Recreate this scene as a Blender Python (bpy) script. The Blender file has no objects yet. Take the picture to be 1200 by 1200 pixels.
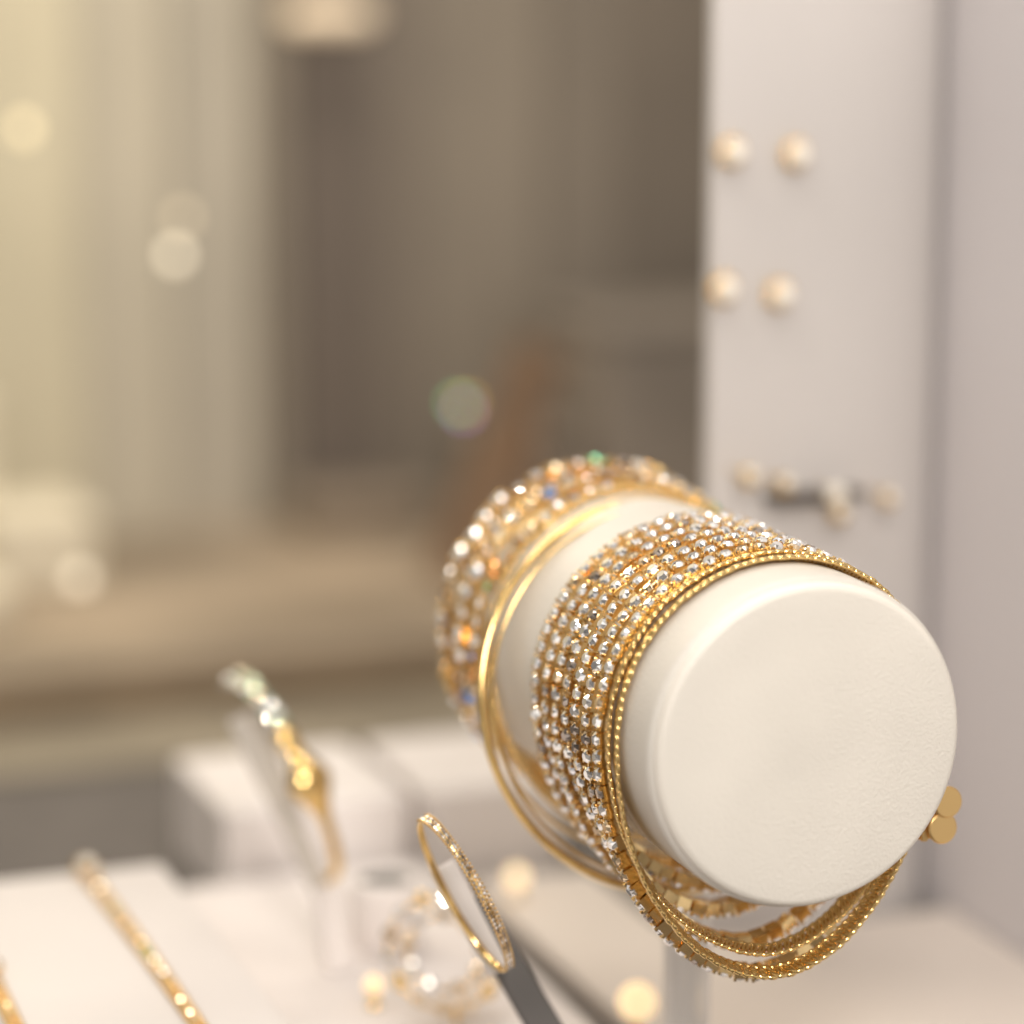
import bpy, math, random
from mathutils import Vector, Matrix
random.seed(7)
C=0.01
AX=Vector((-.338,.941,0)).normalized()      # along the counter depth
RX=Vector((AX.y,-AX.x,0))                   # across the counter
UP=Vector((0,0,1))

# ------------------------------------------------------------ materials
def mat(name,col,rough=.5,metal=0,bump=0,bscale=800,var=0,vscale=60,**kw):
    m=bpy.data.materials.new(name); m.use_nodes=True
    nt=m.node_tree; b=nt.nodes['Principled BSDF']
    b.inputs['Base Color'].default_value=(*col,1); b.inputs['Roughness'].default_value=rough
    b.inputs['Metallic'].default_value=metal
    for k,v in kw.items(): b.inputs[k.replace('_',' ')].default_value=v
    tc=nt.nodes.new('ShaderNodeTexCoord')
    if var:
        n=nt.nodes.new('ShaderNodeTexNoise'); n.inputs['Scale'].default_value=vscale; n.inputs['Detail'].default_value=1
        r=nt.nodes.new('ShaderNodeValToRGB')
        r.color_ramp.elements[0].position=.3; r.color_ramp.elements[1].position=.7
        r.color_ramp.elements[0].color=(*[c*(1-var) for c in col],1)
        r.color_ramp.elements[1].color=(*[min(1,c*(1+var)) for c in col],1)
        nt.links.new(tc.outputs['Object'],n.inputs['Vector']); nt.links.new(n.outputs['Fac'],r.inputs['Fac'])
        nt.links.new(r.outputs['Color'],b.inputs['Base Color'])
    if bump:
        n=nt.nodes.new('ShaderNodeTexNoise'); n.inputs['Scale'].default_value=bscale; n.inputs['Detail'].default_value=3
        bp=nt.nodes.new('ShaderNodeBump'); bp.inputs['Strength'].default_value=bump; bp.inputs['Distance'].default_value=.0003
        nt.links.new(tc.outputs['Object'],n.inputs['Vector']); nt.links.new(n.outputs['Fac'],bp.inputs['Height'])
        nt.links.new(bp.outputs['Normal'],b.inputs['Normal'])
    return m
GOLD=mat('gold',(.86,.63,.32),.2,1,var=.1,vscale=300)
GOLDP=mat('polished_gold',(.86,.61,.26),.14,1,var=.06,vscale=100)
GOLDM=mat('satin_gold',(.82,.56,.25),.36,1)
GOLDD=mat('antique_gold',(.66,.45,.20),.3,1,var=.15,vscale=200)
CRY=mat('crystal',(.97,.965,.97),.04,.80)
CRYB=mat('iridescent_crystal',(.9,.92,.97),.04,.85)
CRYB.node_tree.nodes['Principled BSDF'].inputs['Thin Film Thickness'].default_value=480
CRYB.node_tree.nodes['Principled BSDF'].inputs['Thin Film IOR'].default_value=1.7
CHAMP=mat('champagne_crystal',(.90,.72,.50),.05,.85)
GREYC=mat('smoky_crystal',(.44,.38,.34),.04,.85)
BLUE_FIRE=mat('blue_fire_crystal',(.30,.5,1.0),.06,.8)  # tinted crystals: coloured fire of the stones put into base colour
GREEN_FIRE=mat('green_fire_crystal',(.25,.80,.5),.06,.8)
AMBER_FIRE=mat('amber_fire_crystal',(1.0,.52,.22),.06,.8)
GREEN=mat('pale_green_crystal',(.50,.65,.48),.06,.8)
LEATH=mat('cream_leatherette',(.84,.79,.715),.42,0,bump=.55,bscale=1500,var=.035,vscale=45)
LEATH_SHADE=mat('cream_leatherette_shaded',(.72,.68,.62),.40,0,bump=.55,bscale=1300,var=.05,vscale=30)  # darker copy of the cap leatherette, shade of the side painted in
WHITE=mat('white_lacquer',(.74,.70,.69),.35,var=.05,vscale=15)
WHITEB=mat('lightened_white_lacquer',(.88,.83,.81),.35,var=.03,vscale=15)  # lacquer colour raised to offset shade on the block fronts
POSTM=mat('milky_acrylic',(.92,.90,.88),.15,0,Transmission_Weight=.35,Coat_Weight=.5)
PINKW=mat('matte_white_card',(.78,.73,.715),.6,var=.06,vscale=12)
BEIGEW=mat('warm_beige_card',(.74,.67,.61),.5,var=.06,vscale=12)
PANEL=mat('pale_lilac_panel',(.66,.63,.64),.5,var=.05,vscale=6)
BOARD=mat('white_board',(.62,.59,.575),.5,var=.06,vscale=7)
DARK=mat('charcoal_felt',(.14,.125,.115),.8,var=.1)
BLACK=mat('black_metal',(.07,.06,.055),.4,.3)
PEARL=mat('pearl',(1.0,.94,.83),.12,0,Coat_Weight=.6)
WOOD=mat('brown_wood',(.24,.145,.08),.5,var=.25,vscale=20)
BEIGE=mat('beige_counter',(.37,.295,.215),.45,var=.35,vscale=9)
CREAM=mat('cream_card',(.78,.71,.56),.6,var=.04)
FLOOR=mat('floor_tile',(.3,.27,.23),.5,var=.1,vscale=3)
STEEL=mat('brushed_steel',(.5,.48,.45),.3,1)
def emis(name,col,s):
    m=bpy.data.materials.new(name); m.use_nodes=True; b=m.node_tree.nodes['Principled BSDF']
    b.inputs['Base Color'].default_value=(*col,1); b.inputs['Emission Color'].default_value=(*col,1); b.inputs['Emission Strength'].default_value=s
    return m

# ------------------------------------------------------------ mesh builder (all coordinates in cm, world)
WL={}
class MB:
    def __init__(s): s.v=[];s.f=[];s.m=[];s.s=[]
    def add(s,vs,fs,mi=0,sm=False):
        o=len(s.v); s.v+= [Vector(x) for x in vs]
        for f in fs: s.f.append([o+i for i in f]); s.m.append(mi); s.s.append(sm)
    def box(s,c,ax,h,mi=0,taper=1.0):
        a,b,n=[Vector(x) for x in ax]; c=Vector(c); vs=[]
        for k in(-1,1):
            t=taper if k<0 else 1
            for i,j in((-1,-1),(1,-1),(1,1),(-1,1)):
                vs.append(c+a*h[0]*i*t+b*h[1]*j*t+n*h[2]*k)
        s.add(vs,[(3,2,1,0),(4,5,6,7),(0,1,5,4),(1,2,6,5),(2,3,7,6),(3,0,4,7)],mi)
    def tube(s,path,nrm,ra,rb,seg=10,closed=True,mi=0):
        n=len(path); vs=[]
        for i in range(n):
            if closed: t=(path[(i+1)%n]-path[i-1]).normalized()
            else: t=(path[min(i+1,n-1)]-path[max(i-1,0)]).normalized()
            N=nrm[i]; N=(N-t*N.dot(t)).normalized(); B=t.cross(N)
            wa=ra[i] if isinstance(ra,list) else ra; wb=rb[i] if isinstance(rb,list) else rb
            for k in range(seg):
                a=2*math.pi*k/seg; vs.append(path[i]+N*wa*math.cos(a)+B*wb*math.sin(a))
        fs=[]
        for i in range(n if closed else n-1):
            for k in range(seg):
                j=(i+1)%n; l=(k+1)%seg
                fs.append((i*seg+k,i*seg+l,j*seg+l,j*seg+k))
        if not closed: fs.append(tuple(range(seg-1,-1,-1))); fs.append(tuple((n-1)*seg+k for k in range(seg)))
        s.add(vs,fs,mi,True)
    def lathe(s,c,ax,prof,seg=96,mi=0,sm=True,caps=True):
        c=Vector(c); ax=Vector(ax).normalized(); x=ax.orthogonal().normalized(); y=ax.cross(x); vs=[];fs=[]
        for (r,h) in prof:
            for k in range(seg):
                a=2*math.pi*k/seg; vs.append(c+ax*h+(x*math.cos(a)+y*math.sin(a))*r)
        for i in range(len(prof)-1):
            for k in range(seg):
                l=(k+1)%seg; fs.append((i*seg+k,i*seg+l,(i+1)*seg+l,(i+1)*seg+k))
        s.add(vs,fs,mi,sm)
        if caps:
            s.add([c+ax*prof[0][1]+(x*math.cos(2*math.pi*k/seg)+y*math.sin(2*math.pi*k/seg))*prof[0][0] for k in range(seg)],[tuple(range(seg-1,-1,-1))],mi)
            s.add([c+ax*prof[-1][1]+(x*math.cos(2*math.pi*k/seg)+y*math.sin(2*math.pi*k/seg))*prof[-1][0] for k in range(seg)],[tuple(range(seg))],mi)
    def ball(s,c,r,mi=0,seg=14,sq=1.0):
        pr=[(max(.001,r*math.sin(math.pi*i/8)),-r*sq*math.cos(math.pi*i/8)) for i in range(9)]
        s.lathe(c,UP,pr,seg,mi)
    def gem(s,c,t,n,b,r,mi=0,h=.42,k8=8):
        tb=[];g=[]
        for k in range(k8):
            a=2*math.pi*k/k8; tb.append(c+(t*math.cos(a)+b*math.sin(a))*r*.56+n*r*h)
            a+=math.pi/k8; g.append(c+(t*math.cos(a)+b*math.sin(a))*r)
        lo=[x-n*r*.12 for x in g]; tip=[c-n*r*.75]
        if (t.cross(b)).dot(n)>0:
            fs=[tuple(range(k8))]
            for k in range(k8):
                j=(k+1)%k8
                fs.append((k,k8+k,j)); fs.append((j,k8+k,k8+j)); fs.append((k8+k,2*k8+k,2*k8+j,k8+j)); fs.append((2*k8+k,3*k8,2*k8+j))
        else:
            fs=[tuple(reversed(range(k8)))]
            for k in range(k8):
                j=(k+1)%k8
                fs.append((j,k8+k,k)); fs.append((k8+j,k8+k,j)); fs.append((k8+j,2*k8+j,2*k8+k,k8+k)); fs.append((2*k8+j,3*k8,2*k8+k))
        s.add(tb+g+lo+tip,fs,mi)
    def link(s,c,t,n,b,L,Wd,r,mi=0,a=14,seg=7):
        path=[c+t*L*math.cos(2*math.pi*k/a)+b*Wd*math.sin(2*math.pi*k/a) for k in range(a)]
        s.tube(path,[n]*a,r,r,seg,True,mi)
    def obj(s,name,mats,parent=None,origin=None,bevel=0,**props):
        if origin is None:
            o=Vector((sum(v.x for v in s.v)/len(s.v),sum(v.y for v in s.v)/len(s.v),min(v.z for v in s.v)))
        else: o=Vector(origin)
        me=bpy.data.meshes.new(name); me.from_pydata([(v-o)*C for v in s.v],[],s.f)
        for m in mats: me.materials.append(m)
        me.polygons.foreach_set('material_index',s.m); me.polygons.foreach_set('use_smooth',s.s); me.update()
        ob=bpy.data.objects.new(name,me); bpy.context.collection.objects.link(ob)
        if bevel:
            bv=ob.modifiers.new('bevel','BEVEL'); bv.width=bevel*C; bv.segments=3; bv.limit_method='ANGLE'
        ob.location=o*C; WL[ob.name]=o*C
        if parent: ob.parent=parent; ob.location=o*C-WL[parent.name]
        for k,v in props.items(): ob[k]=v
        return ob
def empty(name,o,**props):
    e=bpy.data.objects.new(name,None); e.empty_display_size=.01; e.location=Vector(o)*C
    bpy.context.collection.objects.link(e); WL[e.name]=Vector(o)*C
    for k,v in props.items(): e[k]=v
    return e
def P(p,q,z): return RX*p+AX*q+UP*z      # cm, world axes
def pqbox(name,p0,p1,q0,q1,z0,z1,m,parent=None,bevel=.1,**pr):
    b=MB(); b.box(P((p0+p1)/2,(q0+q1)/2,(z0+z1)/2),(RX,AX,UP),((p1-p0)/2,(q1-q0)/2,(z1-z0)/2))
    return b.obj(name,[m],parent,bevel=bevel,**pr)
def prism(name,poly,z0,z1,m,bevel=.08,smooth=False,**pr):
    n=len(poly); mb=MB()
    mb.add([P(a,b,z0) for a,b in poly]+[P(a,b,z1) for a,b in poly],[tuple(range(n-1,-1,-1)),tuple(range(n,2*n))])
    mb.add([P(a,b,z0) for a,b in poly]+[P(a,b,z1) for a,b in poly],[(i,(i+1)%n,n+(i+1)%n,n+i) for i in range(n)],0,smooth)
    return mb.obj(name,[m],bevel=bevel,**pr)

# ------------------------------------------------------------ setting
fb=MB(); fb.add([(-900,-300,-90),(900,-300,-90),(900,900,-90),(-900,900,-90)],[(0,1,2,3)])
fb.obj('floor',[FLOOR],kind='structure')
pqbox('display_counter',-40,60,42,99,-90,0,DARK,label='charcoal felt topped jewellery display counter',category='counter')
pqbox('back_rail',-40,60,93,98.95,0,.35,mat('olive_beige_rail',(.29,.25,.19),.4,var=.3,vscale=10),label='flat olive beige rail along the counter edge',category='rail')
pqbox('back_sill',-40,60,99.05,101,-90,1.2,mat('dark_bronze',(.20,.145,.09),.45,.2,var=.1),None,label='low dark bronze sill closing the display counter',category='sill')
pqbox('back_counter',-40,110,101.6,125,-90,1.6,BEIGE,label='beige wooden counter standing behind the display case',category='counter')
pqbox('side_partition',38.15,39.9,45,74,.0,60,PANEL,label='pale lilac lacquered side partition of display case',category='partition')
arc=[(34.0+4.1*math.sin(a),70.4+1.9*(1-math.cos(a))) for a in [math.pi/2*i/16 for i in range(17)]]  # edge curved back so its turning face gives the corner darkening
arcb=[(34.0+3.7*math.sin(a),70.8+1.6*(1-math.cos(a))) for a in [math.pi/2*i/16 for i in range(16,-1,-1)]]
prism('earring_board',[(30.75,70.4)]+arc+arcb+[(30.75,70.8)],0,60,BOARD,bevel=0,label='tall white upright board, right edge curved back to darken, holding stud earrings',category='display board')
def wpanel(a,b,q,col,lab,var=.15):
    pqbox('wall_panel',a,b,q,q+3,-90,80,mat('wall_paint',col,.6,var=var,vscale=9),None,label=lab,category='wall panel')
wpanel(-60,20.5,125.2,(.50,.44,.30),'warm yellow beige shop wall panel')
wpanel(20.6,25.5,124.8,(.56,.51,.38),'pale cream shop wall pilaster')
wpanel(25.6,29.5,125.2,(.50,.455,.365),'greyish beige shop wall panel')
wpanel(29.6,33.2,125.0,(.44,.40,.33),'soft grey beige shop wall panel')
wpanel(33.3,34.6,124.6,(.25,.215,.17),'brown beige shop wall trim')
wpanel(34.7,38.0,124.2,(.15,.122,.10),'dark taupe shop pillar')
wpanel(38.1,40.5,124.8,(.21,.175,.14),'mid taupe shop wall panel')
wpanel(40.6,46.5,125.2,(.265,.225,.178),'brown grey shop wall panel')
wpanel(46.6,50,125.1,(.245,.207,.165),'olive brown shop wall panel')
wpanel(50.1,110,125.2,(.22,.183,.145),'dark olive brown shop wall panel')
for (a,b,q0,q1,z1,col,lab) in((45.6,62,116,123,11,(.285,.245,.205),'tall grey beige drawer unit on counter'),(33.8,39.3,119.5,123,3.6,(.25,.20,.15),'low brown jewellery box on counter'),(41.2,45.4,117.5,122,6.2,(.25,.21,.17),'grey brown jewellery box on counter')):
    e=empty('storage_box',P((a+b)/2,(q0+q1)/2,1.61),label=lab,category='storage box')
    m=mat('box_paint',col,.5,var=.2,vscale=12)
    pqbox('box_body',a,b,q0,q1,1.61,z1-.9,m,e,bevel=.3); pqbox('box_lid',a-.1,b+.1,q0-.1,q1+.1,z1-.88,z1,m,e,bevel=.3)
for (a,b,q0,q1,z1,lab) in((19.3,23.6,114,119,4.6,'low cream gift box on beige counter'),(15.0,20.0,117,121,9.0,'tall cream gift box on beige counter'),(15,19.0,108,112,3.2,'square cream gift box on beige counter')):
    e=empty('gift_box',P((a+b)/2,(q0+q1)/2,1.6),label=lab,category='gift box')
    pqbox('box_body',a,b,q0,q1,1.61,z1-.8,CREAM,e,bevel=.4); pqbox('box_lid',a-.1,b+.1,q0-.1,q1+.1,z1-.79,z1,CREAM,e,bevel=.35)
e=empty('wooden_easel',P(41,111,1.6),label='slanted brown wooden easel on beige counter',category='easel')
def bar(name,a,b,w,t,m,parent,taper=1,bev=.05):
    mb=MB(); d=(b-a); L=d.length/2; d.normalize(); x=AX.cross(d).normalized(); y=d.cross(x)
    mb.box((a+b)/2,(x,y,d),(w,t,L),taper=taper); return mb.obj(name,[m],parent,bevel=bev)
bar('leg',P(36.8,110,1.7),P(41.2,111.2,10.7),1.0,.3,WOOD,e)
bar('leg',P(41.2,113,1.9),P(41.2,111.6,10.7),.25,.2,WOOD,e)
e=empty('wall_lamp',P(35.6,124.1,23),label='glowing warm capsule shaped wall lamp',category='lamp')
mb=MB(); mb.lathe(P(33.8,122,23.6),RX,[(.2,0),(.4,.2),(.55,.6),(.55,3.2),(.4,3.6),(.2,3.8)],24); mb.obj('lamp_shade',[emis('lamp_glass',(1,.82,.60),.24)],e)
mb=MB(); mb.box(P(35.6,123.3,23.6),(RX,AX,UP),(.5,.78,.3)); mb.obj('bracket',[STEEL],e)
e=empty('hanging_rail',P(20,102.3,1.6),label='slim steel rail with two uprights behind display case',category='rail')
pqbox('crossbar',-8,52,102,102.5,45,45.5,STEEL,e,bevel=.05)
pqbox('post',-9,-8,101.8,102.7,1.6,46,STEEL,e,bevel=.05); pqbox('post',52,53,101.8,102.7,1.6,46,STEEL,e,bevel=.05)
for (p,z,r,s,col) in((19,20.4,.32,.9,(1,.83,.5)),(24.2,15.9,.27,1.8,(1,.88,.66)),(24.5,17.2,.26,.55,(1,.85,.6)),(20.5,4.6,.30,1.2,(1,.88,.68))):  # glowing beads added in place of light reflected in the glass
    e=empty('glint_bead',P(p,102.25,45),label='tiny warm glowing bead on a fine wire, added for a reflected glint',category='added glint bead',group='added glint beads on the rail')
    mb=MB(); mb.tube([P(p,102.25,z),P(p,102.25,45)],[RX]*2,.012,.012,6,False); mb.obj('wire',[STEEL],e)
    mb=MB(); mb.ball(P(p,102.25,z),r); mb.obj('glow_bead',[emis('glint_glow',col,s)],e)
e=empty('glint_pendant',P(34.8,102.25,45),label='glowing coloured beads on a fine wire, added for a rainbow glint',category='pendant')
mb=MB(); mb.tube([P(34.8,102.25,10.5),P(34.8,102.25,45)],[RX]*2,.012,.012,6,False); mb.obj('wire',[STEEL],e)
for dp,dz,col in((-.20,.10,(.3,1,.4)),(.18,.12,(1,.65,.15)),(.05,-.20,(.7,.4,1))):  # glowing coloured balls standing in for a rainbow glint
    mb=MB(); mb.ball(P(34.8+dp,102.25,10+dz),.15); mb.obj('glow_facet',[emis('rainbow_glow',col,1.8)],e)

prism('display_platform',[(26.4,50),(38.05,50),(38.05,70.3),(30,70.3),(30,77),(26.4,77)],0,.5,BEIGEW,label='thin warm beige L-shaped platform on charcoal counter',category='display platform')
pqbox('display_tray',1,16.8,50,74,0,3,WHITE,label='white lacquered tray carrying gold chain bracelets',category='display tray')
for a,b in((19.5,24.9),(25.4,29.6)):
    pqbox('display_block',a,b,78,84,0,3,WHITEB,bevel=.2,label='small white display block on charcoal counter',category='display block',group='white display blocks')
pqbox('display_platform',17.3,24.9,53,77.2,0,1.2,PINKW,label='low off-white platform carrying ring stands',category='display platform')

# ------------------------------------------------------------ bolster
PB,QB,ZB=25.2,52.4,10.98; R=3.44; LEN=12.9
F0=P(PB,QB,ZB)
bol=empty('bracelet_stand',P(PB,QB+7,0),label='cream leatherette bracelet roll on a white post',category='bracelet stand')
pr=[(R-.12,.20),(R-.05,.23),(R-.01,.32),(R,.45)]+[(R+.0,.45+i*(LEN-.9)/24) for i in range(1,25)]+[(R-.05,LEN-.15),(R-.25,LEN)]
mb=MB(); mb.lathe(F0,AX,pr,160); mb.obj('roll',[LEATH_SHADE],bol)
pr=[]
for i in range(0,9):
    a=math.pi/2*i/8; pr.append((R-.27+.17*math.sin(a),.17*(1-math.cos(a))))
pr=[(.01,-.03),(1.2,-.027),(2.2,-.018),(2.8,-.008)]+pr+[(R-.10,.34)]
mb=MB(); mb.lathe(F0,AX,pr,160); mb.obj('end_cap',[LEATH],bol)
mb=MB(); mb.lathe(P(PB+.35,QB+7,.6),UP,[(.56,0),(.54,.4),(.54,ZB-R-.3)],40); mb.obj('post',[POSTM],bol)
mb=MB(); mb.lathe(P(PB+.45,QB+7,0),UP,[(.7,.01),(.7,.45),(.6,.6)],48); mb.obj('base',[POSTM],bol)

# ------------------------------------------------------------ loops round the roll
def loop(s0,Rr,drop,tilt=0,N=720,wob=0,ph=0,pw=1.12,skew=0):
    pts=[]
    for i in range(N):
        f=2*math.pi*i/N; c,s=math.cos(f),math.sin(f)
        if s>=0: u,w=Rr*c,Rr*s
        else: u,w=Rr*math.copysign(abs(c)**(1+(pw-1)*abs(s)),c)+skew*s*s,(Rr+drop)*s
        q=s0+tilt*s+wob*(math.sin(3*f+ph)+.6*math.sin(7*f+2*ph))
        if s<0: q+=3*wob*s*math.sin(5*f+ph)
        pts.append((u,w,q))
    return [P(PB+u,QB+q,ZB+w) for u,w,q in pts]
def frames(path,pitch):
    n=len(path); L=[0]
    for i in range(n): L.append(L[-1]+(path[(i+1)%n]-path[i]).length)
    k=int(round(L[-1]/pitch)); step=L[-1]/k; out=[];j=0
    for i in range(k):
        d=i*step
        while L[j+1]<d: j+=1
        a=(d-L[j])/(L[j+1]-L[j]); p=path[j].lerp(path[(j+1)%n],a)
        t=(path[(j+2)%n]-path[j-1]).normalized(); nn=AX.cross(t)
        c=F0+AX*((p-F0).dot(AX))
        if nn.dot(p-c)<0: nn=-nn
        nn=(nn-t*nn.dot(t)).normalized(); out.append((p,t,nn,t.cross(nn)))
    return out
def rot(v,ax,a): return Matrix.Rotation(a,3,ax)@v
def strand(s0,drop,pitch,r,parent,tilt=0,wob=.02,cmat=(CRY,CRYB,CHAMP,GREYC),wts=(.76,.08,.05,.11),lift=.16,seed=0,irr=0,skew=0,gk=.90):
    random.seed(seed); g=MB(); c=MB()
    fr=frames(loop(s0,R+lift,drop,tilt,wob=wob,ph=seed*1.7,skew=skew),pitch)
    for (p,t,n,b) in fr:
        a=random.gauss(0,.11); n2=rot(n,t,a); a2=random.gauss(0,.09); n2=rot(n2,b,a2)
        t2=(t-n2*t.dot(n2)).normalized(); b2=t2.cross(n2)
        rr=r*(1+random.uniform(-irr,irr)); pp=p+b*random.gauss(0,.010+irr*.15)
        g.box(pp-n2*rr*.66,(t2,b2,n2),(rr*.92,rr*.92,rr*.64),taper=.97)
        for i in(-1,1):
            for j in(-1,1):
                g.box(pp+(t2*i+b2*j)*rr*.71+n2*rr*.14,(t2,b2,n2),(rr*.16,rr*.16,rr*.25),taper=1.2)
        g.box(pp+t2*pitch*.5-n2*rr*.75,(t2,b2,n2),(pitch*.28,rr*.3,rr*.22))
        mi=random.choices(range(len(cmat)),wts)[0]
        ta=random.uniform(0,.8)
        c.gem(pp+n2*rr*.11,rot(t2,n2,ta),n2,rot(b2,n2,ta),rr*gk,mi,h=.48)
    so=g.obj('strand',[GOLD],parent); c.obj('crystal_row',list(cmat),so,kind='stuff')
fb=empty('rhinestone_bracelet',P(PB,QB+3,ZB+R),label='wide gold bracelet with rows of clear rhinestones and curb chains',category='bracelet')
drops=[2.12,1.62,1.10,.75,1.45,.6,1.2]
skews=[.05,.1,-.12,.1,.12,-.1,.1]
for i in range(7):
    strand(2.58+i*.60,drops[i],.385,.180,fb,tilt=-.12,seed=i+1,skew=skews[i])
def curb(s0,drop,parent,lift,L=.17,Wd=.12,r=.045,pitch=.19,seed=1,name='curb_chain',tilt=0,skew=0,ta=.45,da=.6):
    random.seed(seed); g=MB()
    for i,(p,t,n,b) in enumerate(frames(loop(s0,R+lift,drop,tilt,wob=.02,ph=seed,skew=skew),pitch)):
        a=ta+random.gauss(0,.05); b2=rot(b,t,a); n2=rot(n,t,a)
        t3=rot(t,n2,da); b3=rot(b2,n2,da)
        g.link(p,t3,n2,b3,L,Wd,r)
    g.obj(name,[GOLDP],parent)
curb(1.72,1.80,fb,.09,seed=1,L=.215,Wd=.135,r=.052,pitch=.195,ta=.30,da=.85)
curb(2.10,1.38,fb,.12,seed=2,L=.20,Wd=.125,r=.048,pitch=.19,skew=.05,ta=.30,da=-.85)
mb=MB()
for k in range(2):
    c=P(PB+3.90-.10*k,QB+1.5,ZB-1.95-.56*k)
    ax=(-AX+RX*.02+UP*.10).normalized()
    mb.lathe(c,ax,[(.30,-.045),(.34,-.02),(.34,.02),(.30,.045)],32)
mb.box(P(PB+3.62,QB+1.62,ZB-2.25),(RX,AX,UP),(.26,.05,.5))
mb.box(P(PB+3.45,QB+2.6,ZB-2.35),(RX,AX,UP),(.07,1.0,.45))
mb.obj('clasp',[GOLDM],fb,bevel=.015)

def bangle(name,lab,sc,rad,tilt,ra,rb,yaw=0,mat_=GOLDP):
    cz=ZB+R+ra-rad
    c=P(PB,QB+sc,cz); e1=RX*math.cos(yaw)+AX*math.sin(yaw); e2=(UP*math.cos(tilt)+AX*math.sin(tilt)).normalized()
    mb=MB(); n=160; path=[c+e1*rad*math.cos(2*math.pi*i/n)+e2*rad*math.sin(2*math.pi*i/n) for i in range(n)]
    nr=[(x-c).normalized() for x in path]
    mb.tube(path,nr,ra,rb,14)
    return mb.obj(name,[mat_],label=lab,category='bangle')
bangle('gold_bangle','polished round gold bangle tilted on cream roll',7.6,4.34,.31,.10,.11)
bangle('gold_bangle','thin plain gold bangle beside thicker bangle',8.6,4.0,.16,.045,.05,yaw=.08)
bangle('gold_bangle','very thin gold wire bangle hanging loosely',7.3,4.15,.22,.04,.04,yaw=-.04)

rb=empty('crystal_bracelet',P(PB,QB+11,ZB+R),label='chunky champagne and iridescent crystal bracelet in gold settings',category='bracelet')
mats=(CRY,CRYB,CHAMP,BLUE_FIRE,GREYC,GREEN_FIRE,AMBER_FIRE,GOLDP)
wt=(.28,.22,.14,.08,.14,.04,.03,.07)
strand(10.2,.6,.42,.17,rb,tilt=-.25,wob=.12,cmat=mats,wts=wt,lift=.2,seed=21,irr=.35)
strand(10.85,.3,.50,.22,rb,wob=.08,cmat=mats,wts=wt,lift=.25,seed=22,irr=.35)
strand(11.5,.3,.42,.17,rb,wob=.10,cmat=mats,wts=wt,lift=.22,seed=23,irr=.35)
strand(12.15,.25,.52,.235,rb,wob=.08,cmat=mats,wts=wt,lift=.32,seed=24,irr=.35)
cb=empty('gold_chain_bracelet',P(PB,QB+9,ZB+R),label='fine gold chain bracelet loosely draped on roll',category='bracelet')
curb(9.35,.9,cb,.1,L=.2,Wd=.12,r=.04,pitch=.28,seed=5,name='chain',tilt=.5)

# ------------------------------------------------------------ earrings
for (p,z) in((31.15,21.5),(32.95,21.4),(30.98,18.0),(32.55,17.8)):
    e=empty('stud_earring',P(p,70.4,z),label='round gold and pearl stud earring on white board',category='earring',group='stud earrings on the board')
    mb=MB(); c=P(p,70.15,z)
    for k in range(10):
        a=2*math.pi*k/10; mb.ball(c+(RX*math.cos(a)+UP*math.sin(a))*.32,.10,seg=8)
    mb.lathe(c,AX,[(.2,-.05),(.32,0),(.32,.12),(.1,.24)],20); mb.obj('setting',[GOLD],e)
    mb=MB(); mb.ball(P(p,69.93,z),.28); mb.obj('pearl',[PEARL],e)
e=empty('jewel_bar',P(33.5,70.4,12.4),label='dark display bar holding crystal and gold studs',category='display bar')
pqbox('bar',32.2,34.9,69.6,70.38,12.35,12.58,BLACK,e,bevel=.1)
for (p,z,m,lab) in((31.4,13.2,GOLDP,'small polished gold bead earring'),(32.4,12.95,GOLD,'small pale gold bead earring'),(33.9,12.6,PEARL,'small cream bead earring'),(34.0,12.1,GOLDP,'small polished gold bead earring'),(35.4,12.4,GOLD,'small pale gold bead earring')):
    e=empty('bead_earring',P(p,69.6,z),label=lab+' on white board',category='earring',group='bead earrings on the bar')
    mb=MB(); mb.ball(P(p,69.3,z),.27); mb.obj('bead',[m],e)
    mb=MB(); mb.ball(P(p,69.1,z+.08),.16); mb.obj('pearl',[PEARL],e)
    mb=MB(); mb.tube([P(p,69.4,z),P(p,70.7,z)],[UP]*2,.05,.05,6,False); mb.obj('pin',[GOLDP],e)

# ------------------------------------------------------------ chain bracelets lying on tray
def flatchain(p0,q0,q1,lab,bend):
    e=empty('chain_bracelet',P(p0,q0,3),label=lab,category='bracelet',group='chain bracelets on the tray')
    g=MB();c=MB(); q=q0;i=0
    while q>q1:
        p=p0+bend*math.sin((q0-q)*.18); t=(-AX).copy(); sx=RX
        for k in(-1,1):
            g.link(P(p+.09*k,q,3.08),rot(t,UP,.5*k),UP,rot(sx,UP,.5*k),.11,.075,.034)
        if i%3==2:
            n_=(UP+RX*random.uniform(-.5,.5)-AX*random.uniform(0,.9)).normalized(); t_=n_.orthogonal().normalized()
            c.gem(P(p,q,3.13),t_,n_,t_.cross(n_),.075,random.choices((0,1,2,3,4),(2,3,2,1.5,4))[0])
        q-=.15;i+=1
    g.obj('chain',[GOLDD],e); c.obj('crystal_row',[CRY,CRYB,GREEN_FIRE,AMBER_FIRE,CHAMP],e,kind='stuff')
    mb=MB(); mb.ball(P(p0,q0+.25,3.25),.32,sq=.8); mb.obj('clasp',[GOLDP],e)
    mb=MB(); mb.ball(P(p0-.03,q0-.02,3.42),.2,sq=.8); mb.obj('pearl',[PEARL],e)
flatchain(14.7,73.3,52,'slim gold chain bracelet laid straight on white tray',.1)
flatchain(11.0,66.5,51,'second gold chain bracelet laid on white tray',-.1)

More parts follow.
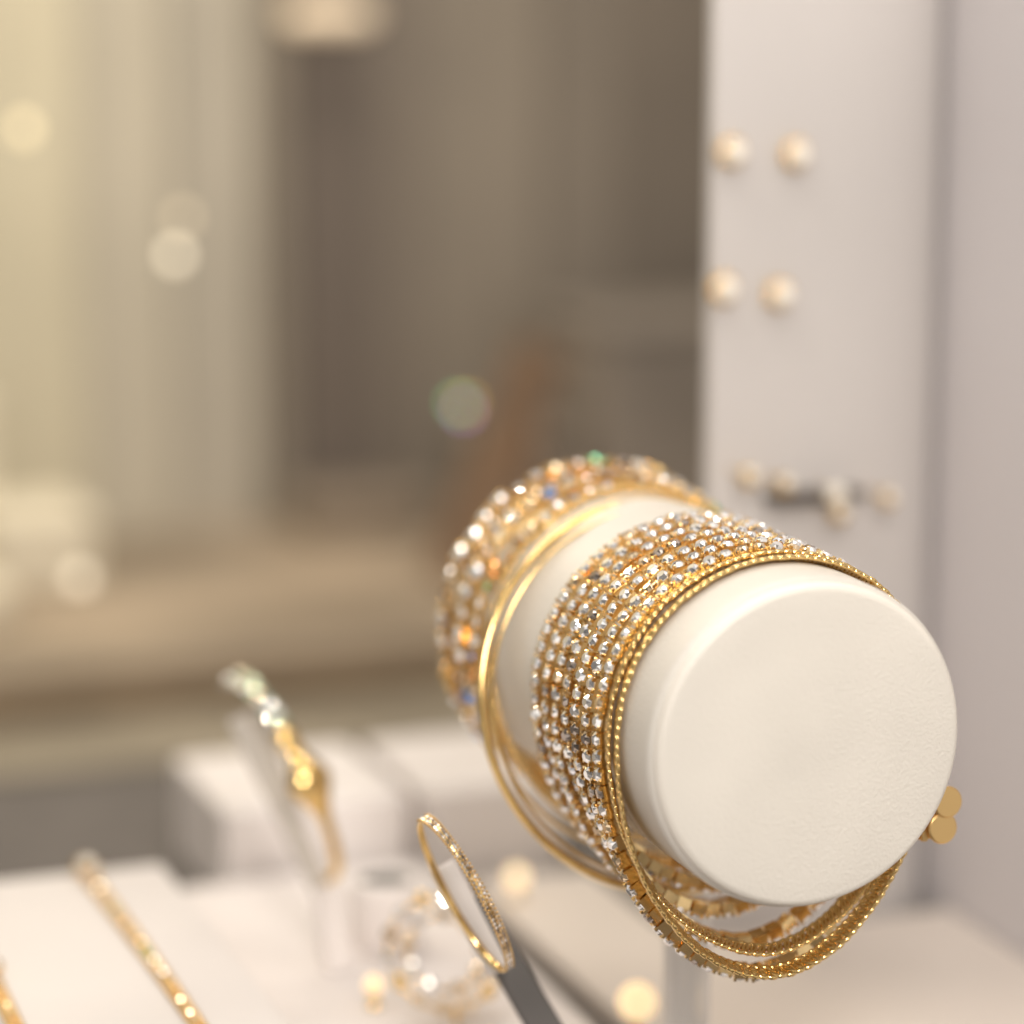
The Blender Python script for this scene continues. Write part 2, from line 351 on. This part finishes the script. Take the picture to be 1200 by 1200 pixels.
# ------------------------------------------------------------ ring stands
def ringpath(c,e1,e2,r1,r2,n=90): return [c+e1*r1*math.cos(2*math.pi*i/n)+e2*r2*math.sin(2*math.pi*i/n) for i in range(n)]
e=empty('ring_holder',P(21.9,70.6,1.2),label='squat white round holder with a dark opening',category='ring holder')
mb=MB(); mb.lathe(P(21.9,70.6,1.2),UP,[(.8,0.01),(.9,.2),(1.0,1.6),(.99,1.85),(.93,1.9),(.72,1.88),(.66,1.2)],48,caps=False); mb.obj('cup',[WHITEB],e)
mb=MB(); mb.lathe(P(21.9,70.6,1.2),UP,[(.67,.9),(.67,1.78)],32); mb.obj('opening_shade',[mat('opening_shade_paint',(.05,.045,.04),.5)],e)  # solid dark disc, painted shade for the inside of the hole
ACR=mat('frosted_acrylic',(.74,.70,.65),.25,0,Transmission_Weight=.4)
e=empty('cuff_holder',P(20.1,69.4,1.2),label='slanted frosted white paddle carrying an ornate cuff',category='jewellery holder')
bar('foot',P(20.3,69.4,1.2),P(20.0,69.6,3.4),.3,.25,WHITEB,e,taper=1.3)
bar('paddle',P(19.9,69.6,3.2),P(18.25,70.8,7.7),.45,.12,ACR,e,taper=.5)
cc=P(19.05,70.0,6.1); maj=(P(17.9,70.6,8.6)-P(19.85,69.3,3.9)).normalized()
mino=(-AX*.93+RX*.34); mino=(mino-maj*mino.dot(maj)).normalized()
e=empty('gold_cuff',cc,label='ornate gold cuff with polished knot and pale green crystals',category='bangle')
N_=130
def ell(i):
    a=math.radians(-8+196*i/(N_-1)); return cc+maj*2.75*math.cos(a)+mino*1.25*math.sin(a)
pth=[ell(i) for i in range(N_)]
def kn(i): return math.exp(-((i-67)/8.5)**2)+.35*math.exp(-((i-50)/4)**2)
ra=[.10+.26*kn(i) for i in range(N_)]; rb_=[.17+.42*kn(i) for i in range(N_)]
mb=MB(); mb.tube(pth,[(x-cc).normalized() for x in pth],ra,rb_,16,False); mb.obj('band',[GOLDP],e)
mb=MB(); random.seed(3)
for i in range(3,46,2):
    x=pth[i]; n=(x-cc).normalized(); t=(pth[i+1]-pth[i-1]).normalized(); b=t.cross(n)
    for k in(-1,0,1): mb.gem(x+n*.12+b*.2*k,rot(t,b,.4*random.uniform(-1,1)),n,b,.16,random.choices((0,1,2,3),(.45,.25,.2,.1))[0])
mb.obj('crystal_row',[GREEN,CRY,GREYC,CHAMP],e,kind='stuff')

e=empty('hoop_holder',P(22.2,56.4,1.2),label='slanted charcoal holder with pale pad carrying a gold hoop',category='jewellery holder')
CH=mat('charcoal_arm',(.11,.10,.095),.7,var=.2,vscale=50)
bar('arm',P(22.7,57.2,1.3),P(20.7,60.4,5.8),.38,.12,CH,e,bev=.1)
bar('pad',P(20.75,58.6,4.7),P(19.7,59.4,7.0),.32,.07,mat('pale_pad',(.66,.61,.58),.5,var=.12,vscale=60),e,taper=.8,bev=.06)
pqbox('base',21.7,23.7,55.6,57.8,1.2,1.5,CH,e,bevel=.04)
cc=P(19.75,58.0,6.75); maj=(UP*.90-RX*.43).normalized(); mino=(-AX*.95+RX*.17); mino=(mino-maj*mino.dot(maj)).normalized()
e=empty('pave_hoop',cc,label='slim gold hoop with pavé crystals on slanted holder',category='ring')
pth=ringpath(cc,maj,mino,1.95,1.1,120); mb=MB(); mb.tube(pth,[(x-cc).normalized() for x in pth],.035,.085,10); mb.obj('band',[GOLDP],e)
mb=MB(); mc=MB()
for i in range(-4,52):
    x=pth[i]; n=(x-cc).normalized(); t=(pth[i+1]-pth[i-1]).normalized(); b=t.cross(n)
    for k in(-1,1):
        mc.gem(x+n*.05+b*.05*k,t,n,b,.042,random.choice((0,1,2)),k8=6); mb.ball(x+n*.05+b*.11*k,.03,seg=6)
mb.obj('beading',[GOLDD],e); mc.obj('crystal_row',[CRY,CHAMP,GREYC],e,kind='stuff')

e=empty('crystal_brooch',P(21.5,63.2,1.2),label='round wreath brooch of crystals and gold beads',category='brooch')
mb=MB(); mc=MB(); c0=P(21.8,65.5,2.75); e1=RX; e2=(UP*.8+AX*.6).normalized(); nn=e1.cross(e2)
if nn.dot(AX)>0: nn=-nn
random.seed(9)
for ring,(rad,cnt_) in enumerate(((1.4,14),(.95,9))):
    for k in range(cnt_):
        a=2*math.pi*k/cnt_; x=c0+(e1*math.cos(a)+e2*math.sin(a))*rad
        n_=(nn+e1*random.uniform(-.4,.4)+e2*random.uniform(-.4,.4)).normalized(); t_=n_.orthogonal().normalized()
        if k%4==0 and ring==0: mb.ball(x,.2)
        else: mc.gem(x,t_,n_,t_.cross(n_),.2,random.choice((0,0,1)))
    mb.tube(ringpath(c0-nn*.1,e1,e2,rad,rad,60),[nn]*60,.05,.05,8)
mb.tube([c0-e2*1.35,P(21.8,64.6,1.2)],[nn]*2,.08,.08,8,False)
mb.obj('frame',[GOLDP],e); mc.obj('crystal_row',[CHAMP,CRY],e,kind='stuff')
for (p,q,z0,z,r,s,lab) in((27.15,75.2,.5,1.1,.27,1.5,'tiny glowing warm bead added for a glint, on platform'),(25.65,62.6,0,2.0,.48,.75,'amber glowing bead added for a glint, on charcoal counter'),(20.3,66.5,1.2,1.75,.24,.6,'tiny amber glowing bead added for a glint, on low platform'),(21.9,62.4,1.2,1.6,.26,.5,'tiny amber glowing bead added for a glint, on low platform')):  # glowing beads added where small reflective highlights would show
    e=empty('glint_spot',P(p,q,z0),label=lab,category='added glint spot')
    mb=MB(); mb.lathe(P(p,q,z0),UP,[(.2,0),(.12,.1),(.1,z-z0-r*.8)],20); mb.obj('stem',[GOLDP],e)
    mb=MB(); mb.ball(P(p,q,z),r); mb.obj('glow_bead',[emis('bead_glow',(1,.76,.45),s)],e)

# ------------------------------------------------------------ light
w=bpy.data.worlds.new('World'); bpy.context.scene.world=w; w.use_nodes=True; nt=w.node_tree
bg=nt.nodes['Background']; tc=nt.nodes.new('ShaderNodeTexCoord')
no=nt.nodes.new('ShaderNodeTexNoise'); no.inputs['Scale'].default_value=3.2; no.inputs['Detail'].default_value=2  # invented bright and dark patches, for sparkle in metal and crystal
r2=nt.nodes.new('ShaderNodeValToRGB'); r2.color_ramp.elements[0].color=(.04,.033,.028,1); r2.color_ramp.elements[0].position=.45
r2.color_ramp.elements[1].color=(1.3,1.22,1.13,1); r2.color_ramp.elements[1].position=.57
nt.links.new(tc.outputs['Generated'],no.inputs['Vector'])
nt.links.new(no.outputs['Fac'],r2.inputs['Fac']); nt.links.new(r2.outputs['Color'],bg.inputs['Color'])
bg.inputs['Strength'].default_value=.82
w.cycles.sampling_method='MANUAL'; w.cycles.sample_map_resolution=256
def area(pos,tgt,sx,sy,e,col,name='ceiling_or_fill_light'):
    l=bpy.data.lights.new(name,'AREA'); l.shape='RECTANGLE'; l.size=sx*C; l.size_y=sy*C; l.energy=e; l.color=col
    o=bpy.data.objects.new(name,l); bpy.context.collection.objects.link(o); o.location=Vector(pos)*C
    o.rotation_euler=(Vector(tgt)-Vector(pos)).to_track_quat('-Z','Y').to_euler()
area(P(22,52,52),P(25,58,8),40,8,.5,(1,.93,.84))
area(P(8,0,48),P(26,52,10),14,14,3.05,(1,.94,.87))  # unseen front fill, added to brighten the roll's end cap
area(P(20,100,70),P(22,122,0),50,20,2.8,(1,.91,.78))  # unseen warm area light, added for the background wall
def pt(pos,e,col,rad=.6):
    l=bpy.data.lights.new('added_point_light','POINT'); l.energy=e; l.color=col; l.shadow_soft_size=rad*C
    o=bpy.data.objects.new('added_point_light',l); bpy.context.collection.objects.link(o); o.location=Vector(pos)*C
for (p,q,z) in((8,44,42),(16,36,50),(30,42,48),(20,62,46),(33,58,47)):
    pt(P(p,q,z),.16,(1,.92,.82))  # unseen point lights, added to put sparkle on the facets
pt(P(17,110,33),.45,(1,.86,.62),2.5)  # unseen warm light, added to strengthen the glow at left

# ------------------------------------------------------------ camera
cd=bpy.data.cameras.new('Camera'); cam=bpy.data.objects.new('Camera',cd); bpy.context.collection.objects.link(cam)
cam.location=(0,0,27*C); cam.rotation_euler=(math.radians(90-10.98),0,0)
cd.lens=105; cd.sensor_width=36; cd.clip_start=.02; cd.clip_end=50
cd.dof.use_dof=True; cd.dof.focus_distance=.617; cd.dof.aperture_fstop=4.0; cd.dof.aperture_blades=0
bpy.context.scene.camera=cam
bpy.context.scene.view_settings.view_transform='Standard'
